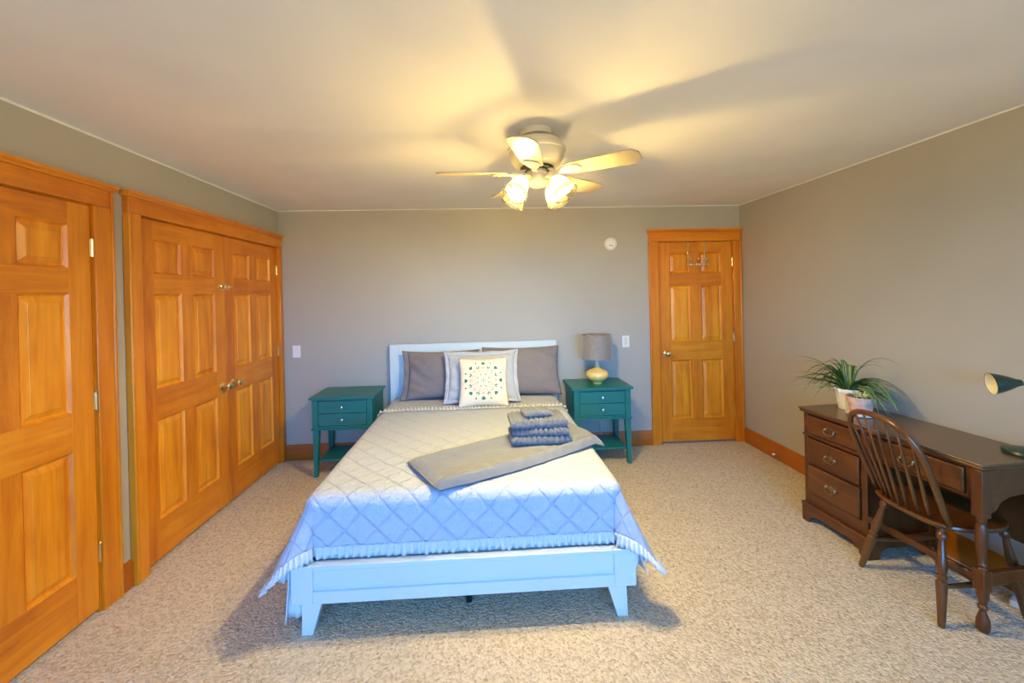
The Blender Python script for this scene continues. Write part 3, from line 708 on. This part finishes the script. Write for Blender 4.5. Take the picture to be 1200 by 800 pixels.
# ------------------------------------------------------------------ throw and towels on the bed
def throw():
    A, B, C, Dd = Vector((-.455, 2.34)), Vector((-.235, 1.965)), Vector((.745, 2.545)), Vector((.585, 2.93))
    zb = MT+.023
    def top(u, v):
        p = (A*(1-u)+Dd*u)*(1-v)+(B*(1-u)+C*u)*v
        edge = max(0, min(1, min(u, 1-u)*26))**.5*max(0, min(1, min(v, 1-v)*14))**.5
        roll = math.exp(-((v-.93)/.08)**2)*.018
        z = zb+.004+edge*(.022+.0035*max(0, v-.6)*2.5*math.sin(u*70+v*14+3*noise.noise(Vector((u*8, v*3, 1))))+roll+.004*math.sin(v*9+u*2))
        z += .004*noise.noise(Vector((u*6, v*4, 2)))*edge+.003*noise.noise(Vector((u*20, v*7, 5)))*edge*(1 if v > .7 else .4)
        if p.x > .665: z -= (p.x-.665)*.5
        sag = .0 if v < .5 else .035*math.sin(PI*u)*(v-.5)*2
        q = Vector((p.x+sag*.5, p.y-sag, z)); q.y += .006*noise.noise(Vector((u*9, v*3, 9))); return q
    def bot(u, v):
        q = top(u, v); e = min(1, min(u, 1-u)*26)*min(1, min(v, 1-v)*14)
        z = zb; 
        if q.x > .665: z -= (q.x-.665)*.5
        q.z = min(q.z, z); return q
    mb = MB(); mb.grid(110, 50, top); mb.grid(40, 20, bot)
    o = mb.build('throw_blanket', 'throw_grey', smooth=True)
    tag(o, 'grey plush throw folded into a band lying across the bed', 'blanket')
    # folded under layer showing at the left end
    def lay(u, v):
        v2 = .06+.9*v; q = top(.004+.02*u, v2); p = A*(1-v2)+B*v2; n = (A-Dd).normalized()
        q = Vector((p.x+n.x*(.012-.03*u), p.y+n.y*(.012-.03*u), zb+.003+.009*math.sin(PI*min(1, u+.45)))); return q
    MB().grid(6, 30, lay).build('under_fold', 'throw_grey', o, smooth=True)
    return zb
zb = throw()
def towel(name, lab, x0, x1, y0, y1, z0, th, rot, ribs, m='towel', slump=0.0, droop=0.0, seed=0, cat='towel'):
    # folded cloth: cross-section in y,z is a U lying on its side (fold towards the foot of the bed), ribs run over the fold
    cx, cy = (x0+x1)/2, (y0+y1)/2; L_ = x1-x0; W_ = y1-y0; r = th/2; lay = th*.46
    t = empty(name, (cx, cy, z0), lab, cat, rot, 'folded grey towels')
    outl = []
    n = 12
    outl += [(W_/2-.0, 0.0), (W_/4, 0), (0, 0), (-W_/4, 0)]
    for k in range(n+1): a = -PI/2-PI*k/n; outl.append((-W_/2+r+r*math.cos(a)*1.0, r+r*math.sin(a)))
    outl += [(-W_/4, th), (0, th), (W_/4, th), (W_/2-.004, th), (W_/2+.004, th-lay*.5), (W_/2-.004, th-lay), (W_/4, th-lay), (0, th-lay), (-W_/2+r*1.4, th-lay-.001), (-W_/2+r*1.2, r), (-W_/2+r*1.4, lay+.001), (0, lay), (W_/4, lay), (W_/2, lay), (W_/2+.006, lay*.5)]
    N_ = len(outl); nu = 15*int(ribs)+1; mb = MB()
    for i in range(nu):
        u = i/(nu-1); x = -L_/2+L_*u; e = min(1, min(u, 1-u)*10)**.5; sc = .62+.38*e
        rb = (.5+.5*math.cos(2*PI*u*ribs))
        for j, (y, z) in enumerate(outl):
            dz = (z-th/2)*sc+th/2; yy = y*(.985+.015*e)
            g = .0085*rb**.7*e
            zz = dz+(g if z > th*.75 else (-g*.0 if z < th*.2 else 0)); 
            if y < -W_/2+r*.9: yy -= g; 
            zz += slump*math.sin(PI*u)*-1*(z/th)+droop*(u-.5)*(z/th)
            zz += .004*noise.noise(Vector((x*14+seed, y*12, z*20)))*(z/th); yy += .004*noise.noise(Vector((x*12, z*40, seed+y*3)))
            mb.v.append((x, yy, max(0.0005, zz)))
    for i in range(nu-1):
        for j in range(N_): mb.f.append((i*N_+j, i*N_+(j+1) % N_, (i+1)*N_+(j+1) % N_, (i+1)*N_+j))
    mb.f.append(tuple(range(N_))); mb.f.append(tuple(range((nu-1)*N_, nu*N_))[::-1])
    mb.build('folded_cloth', m, t, smooth=True)
    return t
Z0 = zb+.037
towel('bath_towel', 'ribbed grey bath towel at the bottom of the folded stack on the throw', .142, .512, 2.415, 2.66, Z0, .040, math.radians(2), 11, seed=1)
towel('bath_towel', 'ribbed grey bath towel second from the bottom of the folded stack', .155, .500, 2.425, 2.66, Z0+.0475, .037, math.radians(-2), 12, seed=5)
towel('hand_towel', 'lighter ribbed grey towel third in the folded stack under the washcloth', .140, .488, 2.43, 2.66, Z0+.0925, .040, math.radians(3), 11, seed=9)
towel('washcloth', 'small folded grey washcloth on top of the towel stack', .225, .395, 2.49, 2.63, Z0+.1415, .026, math.radians(8), 5, seed=13)

# ------------------------------------------------------------------ nightstands and table lamp
def nightstand(lab, loc):
    t = empty('nightstand', loc, lab, 'nightstand', 0, 'teal nightstands')
    # local: x centred, y=0 at front of the top, back at .42
    MB().prism([(-.285, .692), (-.278, .684), (.278, .684), (.285, .692), (.285, .700), (.280, .706), (-.280, .706), (-.285, .700)], 'y', 0, .425).build('table_top', 'teal_paint', t, bevel=.003)
    mb = MB(); mb.box(-.262, -.212, .018, .062, .43, .684); mb.box(.212, .262, .018, .062, .43, .684)
    mb.box(-.212, .212, .02, .05, .43, .447).box(-.212, .212, .02, .05, .669, .684)
    mb.box(-.262, -.245, .062, .412, .43, .684).box(.245, .262, .062, .412, .43, .684).box(-.245, .245, .395, .412, .43, .684).box(-.245, .245, .062, .395, .43, .44)
    mb.build('cabinet_body', 'teal_paint', t, bevel=.002)
    MB().box(-.27, .27, .008, .42, .414, .43).build('bottom_moulding', 'teal_paint', t, bevel=.004)
    MB().box(-.212, .212, .036, .06, .447, .669).build('drawer_gap_shadow', 'teal_shadow', t)  # backing panel in darker teal, shadow between the drawers put into its colour
    for z0, z1 in ((.4495, .5565), (.5605, .6665)):
        d = MB().box(-.2095, .2095, .021, .04, z0, z1).build('drawer', 'teal_paint', t, bevel=.0025)
        MB().lathe([(.006, 0), (.005, .008), (.011, .014), (.0135, .02), (.011, .026), (.004, .028)], (0, .021, (z0+z1)/2), (0, -1, 0), 16).build('knob', 'chrome', d, smooth='auto')
    for sx in (-1, 1):
        for y0 in (.02, .36):
            vs = []
            for z, wd in ((.414, .052), (.0, .034)):
                xo = sx*.26
                xi = sx*(.26-wd); yo, yi = (y0, y0+wd) if y0 < .2 else (y0+.052, y0+.052-wd)
                vs += [(xo, yo, z), (xi, yo, z), (xi, yi, z), (xo, yi, z)]
            MB().add(vs, [(0, 1, 2, 3), (4, 5, 6, 7)]+[(i, (i+1) % 4, 4+(i+1) % 4, 4+i) for i in range(4)]).build('leg', 'teal_paint', t, bevel=.002)
    MB().box(-.232, .232, .05, .38, .125, .145).build('shelf', 'teal_paint', t, bevel=.003)
    return t
nightstand('teal two-drawer nightstand with a bare top left of the bed', (-1.272, 3.632, 0))
nightstand('teal two-drawer nightstand right of the bed with the lamp on it', (1.056, 3.632, 0))
lamp = empty('table_lamp', (1.062, 3.83, .7065), 'table lamp with yellow gourd base and grey drum shade on the right nightstand', 'table lamp')
MB().lathe([(.042, 0), (.045, .006), (.042, .014), (.05, .02), (.082, .038), (.104, .064), (.108, .088), (.098, .112), (.07, .13), (.038, .142), (.024, .152), (.02, .168)], seg=40).build('lamp_base', 'yellow_glaze', lamp, smooth='auto')
MB().lathe([(.021, .168), (.022, .172), (.018, .19), (.016, .215), (.017, .232)], seg=20).build('lamp_neck', 'ivory_plastic', lamp, smooth='auto')
MB().lathe([(.144, .235), (.142, .462), (.139, .462), (.141, .235)], seg=56, cap=False).build('lamp_shade', 'shade_cloth', lamp, smooth='auto')
mb = MB(); mb.tube([(.012*0, 0, .232), (0, 0, .40)], .006, 8)
for k in range(3): a = k*2*PI/3; mb.tube([(0, 0, .44), (.14*math.cos(a), .14*math.sin(a), .45)], .002, 6)
mb.lathe([(.012, .25), (.026, .30), (.03, .34), (.02, .37), (.004, .385)], seg=14); mb.build('shade_fitting', 'white_plastic', lamp, smooth='auto')
MB().tube([(0, .045, .008), (0, .12, .004), (.02, .21, .004), (.024, .233, .0045), (.028, .239, -.004), (.029, .238, -.03), (.03, .236, -.2), (.045, .235, -.30), (.06, .232, -.42), (.085, .22, -.5), (.09, .215, -.62), (.07, .2, -.695)], .0035, 8).build('power_cord', 'cord_grey', lamp, smooth=True)

# ------------------------------------------------------------------ desk (local: +y from near end to far end, +x towards wall)
DROT = math.radians(3.6)
desk = empty('desk', (2.185, 1.69, 0), 'dark brown wooden desk with drawer pedestal along the right wall', 'desk', DROT)
DL, DD, DH = .985, .437, .762
MB().prism([(-.0, -.0), (DD, 0), (DD, DL), (0, DL)], 'z', DH-.012, DH).build('desktop', 'desktop_wood', desk, bevel=.004)
MB().box(.003, DD-.004, .003, DL-.006, DH-.028, DH-.0125).build('top_moulding', 'desk_wood', desk, bevel=.005)
P0 = .535   # pedestal near side
mb = MB(); mb.box(.03, .05, .04, .06, .62, DH-.028)
body = MB()
body.box(.024, DD-.02, DL-.045, DL-.025, .1, DH-.029)            # far side
body.box(.024, DD-.02, P0, P0+.02, .1, DH-.029)                 # near side of pedestal
body.box(DD-.03, DD-.015, .03, DL-.045, .3, DH-.029)             # back
body.box(.03, DD-.03, P0+.02, DL-.045, .1, .115)
body.build('carcass', 'desk_wood_z', desk, bevel=.002)
mb = MB()
for z0, z1 in ((.115, .206), (.392, .402), (.572, .60), (.722, DH-.029)): mb.box(.02, .04, P0+.02, DL-.045, z0, z1)
mb.box(.018, .042, P0, P0+.035, .115, DH-.029); mb.box(.018, .042, DL-.06, DL-.025, .115, DH-.029)
mb.box(.018, .042, .06, P0, .585, .602); mb.box(.018, .042, .06, P0, .722, DH-.029); mb.box(.018, .042, .03, .075, .585, DH-.029)
mb.build('face_frame', 'desk_wood', desk, bevel=.003)
MB().box(.016, DD-.03, P0-.012, DL-.012, .575, .59).build('waist_moulding', 'desk_wood', desk, bevel=.005)
def pull(d, yc, zc, x):
    m = MB()
    m.prism([(yc-.045, zc+.002), (yc-.034, zc+.016), (yc-.018, zc+.010), (yc, zc+.022), (yc+.018, zc+.010), (yc+.034, zc+.016), (yc+.045, zc+.002), (yc+.03, zc-.014), (yc+.014, zc-.008), (yc, zc-.02), (yc-.014, zc-.008), (yc-.03, zc-.014)], 'x', x-.0025, x)
    for s in (-1, 1): m.lathe([(.007, 0), (.006, .008), (.008, .012), (.004, .018)], (x, yc+s*.031, zc+.003), (-1, 0, 0), 10)
    m.tube([(x-.013, yc-.031, zc+.003), (x-.018, yc-.034, zc-.01), (x-.02, yc-.02, zc-.023), (x-.021, yc, zc-.026), (x-.02, yc+.02, zc-.023), (x-.018, yc+.034, zc-.01), (x-.013, yc+.031, zc+.003)], .003, 8)
    m.build('pull', 'antique_brass', d, smooth='auto')
for z0, z1 in ((.208, .391), (.404, .571), (.602, .721)):
    d = MB().box(.006, .028, P0+.04, DL-.064, z0+.002, z1-.002).build('drawer', 'desk_wood', desk, bevel=.006); pull(d, (P0+DL-.02)/2, (z0+z1)/2+.004, .006)
d = MB().box(.008, .03, .078, P0-.004, .605, .719).build('drawer', 'desk_wood', desk, bevel=.005); pull(d, .31, .662, .008)
# plinth with bracket feet
def bracket(y0, y1):
    return [(y0, .115), (y0, 0), (y0+.05, 0), (y0+.06, .03), (y0+.085, .05), (y0+.12, .062), ((y0+y1)/2, .058), (y1-.12, .062), (y1-.085, .05), (y1-.06, .03), (y1-.05, 0), (y1, 0), (y1, .115)]
def plinth(y0, y1, x): return MB().prism(bracket(y0, y1), 'x', x, x+.02)
plinth(P0-.012, DL-.012, .004).build('bracket_foot_rail', 'desk_wood', desk, bevel=.003)
plinth(P0-.012, DL-.012, DD-.04).build('bracket_foot_rail', 'desk_wood', desk, bevel=.003)
mb = MB(); mb.box(.0, DD-.02, P0-.016, DL-.008, .105, .125); mb.build('base_moulding', 'desk_wood', desk, bevel=.006)
for y0 in (P0-.012, DL-.032):
    MB().prism([(.025, .104), (.025, 0), (.075, 0), (.09, .04), (.13, .06), (DD-.13, .06), (DD-.09, .04), (DD-.07, 0), (DD-.041, 0), (DD-.041, .104)], 'y', y0, y0+.02).build('bracket_foot_side', 'desk_wood', desk, bevel=.002)
# near end: two turned legs, apron, stretchers
for x in (.024, DD-.05):
    l = MB(); l.box(x-.022, x+.022, .004, .048, .52, DH-.029); l.box(x-.022, x+.022, .004, .048, .19, .285)
    l.lathe([(.013, 0), (.02, .008), (.024, .035), (.022, .06), (.013, .09), (.011, .1), (.018, .108), (.018, .118), (.012, .125), (.021, .165), (.022, .19)], (x, .026, 0), seg=16)
    l.lathe([(.02, .285), (.014, .295), (.018, .305), (.013, .315), (.017, .36), (.022, .42), (.021, .47), (.014, .49), (.019, .5), (.02, .52)], (x, .026, 0), seg=16)
    l.build('leg', 'desk_wood_z', desk, bevel=.002)
arch = [(.046, DH-.03), (.046, .53), (.085, .55), (.11, .585), (.16, .605), (.24, .612), (.30, .605), (.34, .585), (DD-.085, .55), (DD-.072, .53), (DD-.072, DH-.03)]
MB().prism(arch, 'y', .012, .03).build('end_apron', 'desk_wood', desk, bevel=.002)
MB().box(.046, DD-.072, .012, .04, .215, .27).build('end_stretcher', 'desk_wood', desk, bevel=.004)
MB().box(.014, .036, .048, P0, .215, .25).build('front_stretcher', 'desk_wood', desk, bevel=.004)
# things under and on the desk
def on_desk(x, y): 
    c, s = math.cos(DROT), math.sin(DROT); return (2.185+c*x-s*y, 1.69+s*x+c*y)
t = tag(MB().box(-.035, .035, -.025, .025, 0, .03).build('small_white_block', 'white_plastic', bevel=.006, loc=(2.555, 1.845, 0), rot=(0, 0, .5)), 'small white unidentified object on the carpet under the desk end', 'adapter')  # plain white block for a small object of unknown kind

# ------------------------------------------------------------------ desk lamp (head reaching back into view)
lx, ly = 2.53, 1.785
dl = empty('desk_lamp', (lx, ly, DH), 'dark green gooseneck desk lamp with cone shade on the desk near end', 'desk lamp')
MB().lathe([(.078, 0), (.08, .006), (.076, .016), (.05, .022), (.012, .026)], seg=40).build('lamp_base', 'green_enamel', dl, smooth='auto')
hc = Vector((2.43, 1.842, 1.083)) - Vector((lx, ly, DH))       # centre of shade opening
hd = Vector((.83, -.48, .13)).normalized()                      # from opening towards the neck
nk = hc+hd*.104
pts = [Vector((.0, 0, .024)), Vector((.012, -.01, .14)), Vector((.02, -.03, .25)), Vector((.03, -.06, .33)), Vector((.04, -.075, .372))]
end = nk+hd*.02
ctl = [Vector((0, 0, .024)), Vector((.085, -.06, .12)), Vector((.115, -.10, .28)), end+hd*.07, end]
def bez(c, t):
    c = list(c)
    while len(c) > 1: c = [c[i]*(1-t)+c[i+1]*t for i in range(len(c)-1)]
    return c[0]
MB().tube([bez(ctl, k/24) for k in range(25)], .0065, 10).build('gooseneck', 'chrome', dl, smooth=True)
MB().lathe([(.052, 0), (.050, .008), (.044, .030), (.034, .056), (.024, .076), (.017, .088), (.015, .102), (.008, .106)], hc, hd, 32, cap=False).build('lamp_shade', 'green_enamel', dl, smooth=True)
MB().lathe([(.0505, .001), (.049, .008), (.0425, .030), (.0325, .056), (.0225, .073), (.002, .076)], hc, hd, 32, cap=False).build('shade_lining', 'cream_enamel', dl, smooth=True)
MB().lathe([(.012, .072), (.012, .058), (.017, .044), (.019, .034), (.014, .024), (.003, .020)], hc, hd, 16).build('bulb', 'white_plastic', dl, smooth=True)

# ------------------------------------------------------------------ plants
pc = Vector((2.338, 2.43, DH))
pot = empty('potted_plant', pc, 'small terracotta pot with low sprouts at the front of the desk', 'potted plant')
MB().lathe([(.052, .01), (.058, .05), (.063, .085), (.072, .086), (.074, .118), (.068, .118), (.066, .1), (.0, .1)], seg=36, cap=False).build('pot', 'terracotta', pot, smooth='auto')
MB().lathe([(.05, 0), (.072, .004), (.078, .018), (.074, .018), (.068, .008), (.0, .0075)], seg=36, cap=False).build('saucer', 'white_ceramic', pot, smooth='auto')
MB().lathe([(.066, .1), (.04, .106), (.003, .108)], seg=20, cap=False).build('soil', 'soil', pot, smooth=True)
def strip(pts, wd, fold=.25):
    mb = MB(); uv = []; n = len(pts)
    for i, p in enumerate(pts):
        t = i/(n-1); d = (pts[min(n-1, i+1)]-pts[max(0, i-1)]).normalized(); s = d.cross(Vector((0, 0, 1)))
        s = s.normalized() if s.length > 1e-4 else Vector((1, 0, 0)); up = s.cross(d).normalized()
        w = wd*(min(1, .45+t*2.2))*max(.03, (1-t**2.6))
        for k in (-1, 0, 1): mb.v.append(tuple(p+s*(k*w/2)+up*(abs(k)*w*fold))); uv.append(((k+1)/2, t))
    for i in range(n-1):
        for k in range(2): mb.f.append((i*3+k, i*3+k+1, (i+1)*3+k+1, (i+1)*3+k))
    return mb, uv
for k in range(12):
    a = k*2.4; r = .03+.02*random.random(); b0 = Vector((.03*math.cos(a), .03*math.sin(a), .104)); tip = Vector((r*1.6*math.cos(a), r*1.6*math.sin(a), .125+.02*random.random()))
    mb, uv = strip([b0.lerp(tip, i/4)+Vector((0, 0, .012*math.sin(PI*i/4))) for i in range(5)], .012); mb.build('leaf', 'leaf_pale', pot, smooth=True, uvs=uv)
sc = Vector((2.394, 2.575, DH))
sp = empty('spider_plant', sc, 'bushy spider plant in a white scalloped planter behind the terracotta pot', 'potted plant')
MB().lathe([(.05, 0), (.055, .02), (.06, .06), (.066, .11), (.074, .135), (.07, .136), (.062, .11), (.0, .105)], seg=48, cap=False, ribs=(12, .05)).build('planter', 'white_ceramic', sp, smooth=True)
MB().lathe([(.06, .112), (.003, .12)], seg=16, cap=False).build('soil', 'soil', sp, smooth=True)
# leaves: (heading in degrees, reach, rise, end height relative to soil)
random.seed(11)
def sleaf(head, reach, rise, endz, wd, m='leaf_green', curl=0.0):
    a = math.radians(head); d = Vector((math.cos(a), math.sin(a), 0)); s = Vector((-d.y, d.x, 0))
    b0 = Vector((0, 0, .115))+d*.02+s*random.uniform(-.02, .02)
    c = [b0, b0+d*reach*.12+Vector((0, 0, rise*.9)), b0+d*reach*.55+Vector((0, 0, rise*1.25)), b0+d*reach+s*curl+Vector((0, 0, endz))]
    pts = [bez(c, i/11) for i in range(12)]
    for p in pts:      # stay off the wall and the desk top
        lim = XR-.012-sc.x
        if p.x > lim: p.x = lim-.02*random.random()
        if p.z < .008: p.z = .008+.01*random.random()
    mb, uv = strip(pts, wd); return mb.build('leaf', m, sp, smooth=True, uvs=uv)
for k in range(22):   # far-left droopers
    h = random.uniform(75, 170); sleaf(h, random.uniform(.16, .30), random.uniform(.03, .17), random.uniform(-.10, .08), random.uniform(.018, .027), curl=random.uniform(-.05, .05))
for k in range(26):   # towards the camera end, long droopers along the wall
    h = random.uniform(-95, -50); sleaf(h, random.uniform(.18, .31), random.uniform(.02, .13), random.uniform(-.11, .0), random.uniform(.018, .028), curl=random.uniform(-.05, .05))
for k in range(14):   # upright ones
    h = random.uniform(-120, 160); sleaf(h, random.uniform(.05, .20), random.uniform(.12, .20), random.uniform(.10, .20), random.uniform(.016, .022), curl=random.uniform(-.04, .04))
for h, r, ri, ez in ((128, .26, .16, .17), (118, .30, .17, .20), (140, .30, .10, .09), (-60, .26, .24, .19), (-75, .22, .2, .16)): sleaf(h, r, ri, ez, .014)
sleaf(152, .33, .03, -.035, .030, 'leaf_pale'); sleaf(-100, .20, .05, -.02, .014, 'leaf_pale'); sleaf(170, .26, .02, -.02, .014, 'leaf_pale')

# ------------------------------------------------------------------ windsor chair (local: +x is forward towards the desk)
chair = empty('windsor_chair', (2.30, 1.968, 0), 'dark wooden bow-back spindle chair pushed under the desk', 'chair', math.radians(-3))
SH = .44
def seat_outline(n=48):
    pts = []
    for k in range(n):
        t = 2*PI*k/n; c, s = math.cos(t), math.sin(t); e = .82 if c > 0 else .62
        x = math.copysign(abs(c)**e, c)*.205; y = math.copysign(abs(s)**e, s)*.218; pts.append((x, y))
    return pts
o_ = seat_outline(); mb = MB(); n = len(o_); rings = ((.86, -.030), (.97, -.022), (1.0, -.010), (.985, -.001), (.90, .0), (.7, -.008), (.4, -.012), (.1, -.012))
for k, z in rings: mb.v += [(x*k, y*k, SH+z) for x, y in o_]
for i in range(len(rings)-1):
    for j in range(n): mb.f.append((i*n+j, i*n+(j+1) % n, (i+1)*n+(j+1) % n, (i+1)*n+j))
mb.f.append(tuple(range(n))); mb.f.append(tuple(range((len(rings)-1)*n, len(rings)*n)))
mb.build('seat', 'chair_wood', chair, smooth='auto')
lp = [(.011, 0), (.014, .03), (.018, .25), (.021, .40), (.022, .44), (.015, .46), (.02, .48), (.02, .505), (.014, .52), (.019, .56), (.0215, .62), (.016, .72), (.012, .83), (.012, .86), (.018, .875), (.02, .905), (.017, .935), (.012, .95), (.013, 1)]
legs = {}
for nm, top, bot in (('bl', (-.15, .125, SH-.02), (-.235, .195, 0)), ('br', (-.15, -.155, SH-.02), (-.235, -.225, 0)), ('fl', (.14, .15, SH-.02), (.20, .19, 0)), ('fr', (.14, -.15, SH-.02), (.20, -.19, 0))):
    MB().turned(bot, top, lp).build('leg', 'chair_wood', chair, smooth='auto'); legs[nm] = (Vector(top), Vector(bot))
def onleg(k, z): t, b = legs[k]; return b.lerp(t, z/t.z)
sp_ = [(.008, 0), (.010, .15), (.014, .42), (.017, .5), (.014, .58), (.010, .85), (.008, 1)]
L1, L2, R1, R2 = onleg('bl', .165), onleg('fl', .165), onleg('br', .165), onleg('fr', .165)
MB().turned(L1, L2, sp_, 10).build('stretcher', 'chair_wood', chair, smooth=True); MB().turned(R1, R2, sp_, 10).build('stretcher', 'chair_wood', chair, smooth=True)
MB().turned(L1.lerp(L2, .5), R1.lerp(R2, .5), sp_, 10).build('stretcher', 'chair_wood', chair, smooth=True)
# bow
def bow(t):   # t 0..1 around the hoop
    a = PI*t; s = math.cos(a); hgt = math.sin(a)
    y = math.copysign(abs(s)**.72, s)*(.180+.068*hgt); z = SH-.005+.475*(hgt**.66)
    x = -.145-.185*(z-SH)/.47
    return Vector((x, y, z))
MB().tube([bow(k/48) for k in range(49)], .0145, 10).build('bow', 'chair_wood', chair, smooth=True)
for k in range(7):
    y0 = -.115+.23*k/6; ytop = y0*1.45
    # find hoop point at that y on the upper arc
    best = min((bow(.12+.76*i/200) for i in range(201)), key=lambda p: abs(p.y-ytop))
    xb = -.175+.02*(1-(y0/.115)**2)*-1+.012*(abs(y0)/.115)
    MB().turned((xb, y0, SH-.012), best, [(.0065, 0), (.0085, .2), (.0085, .35), (.006, .7), (.005, 1)], 8).build('spindle', 'chair_wood', chair, smooth=True)
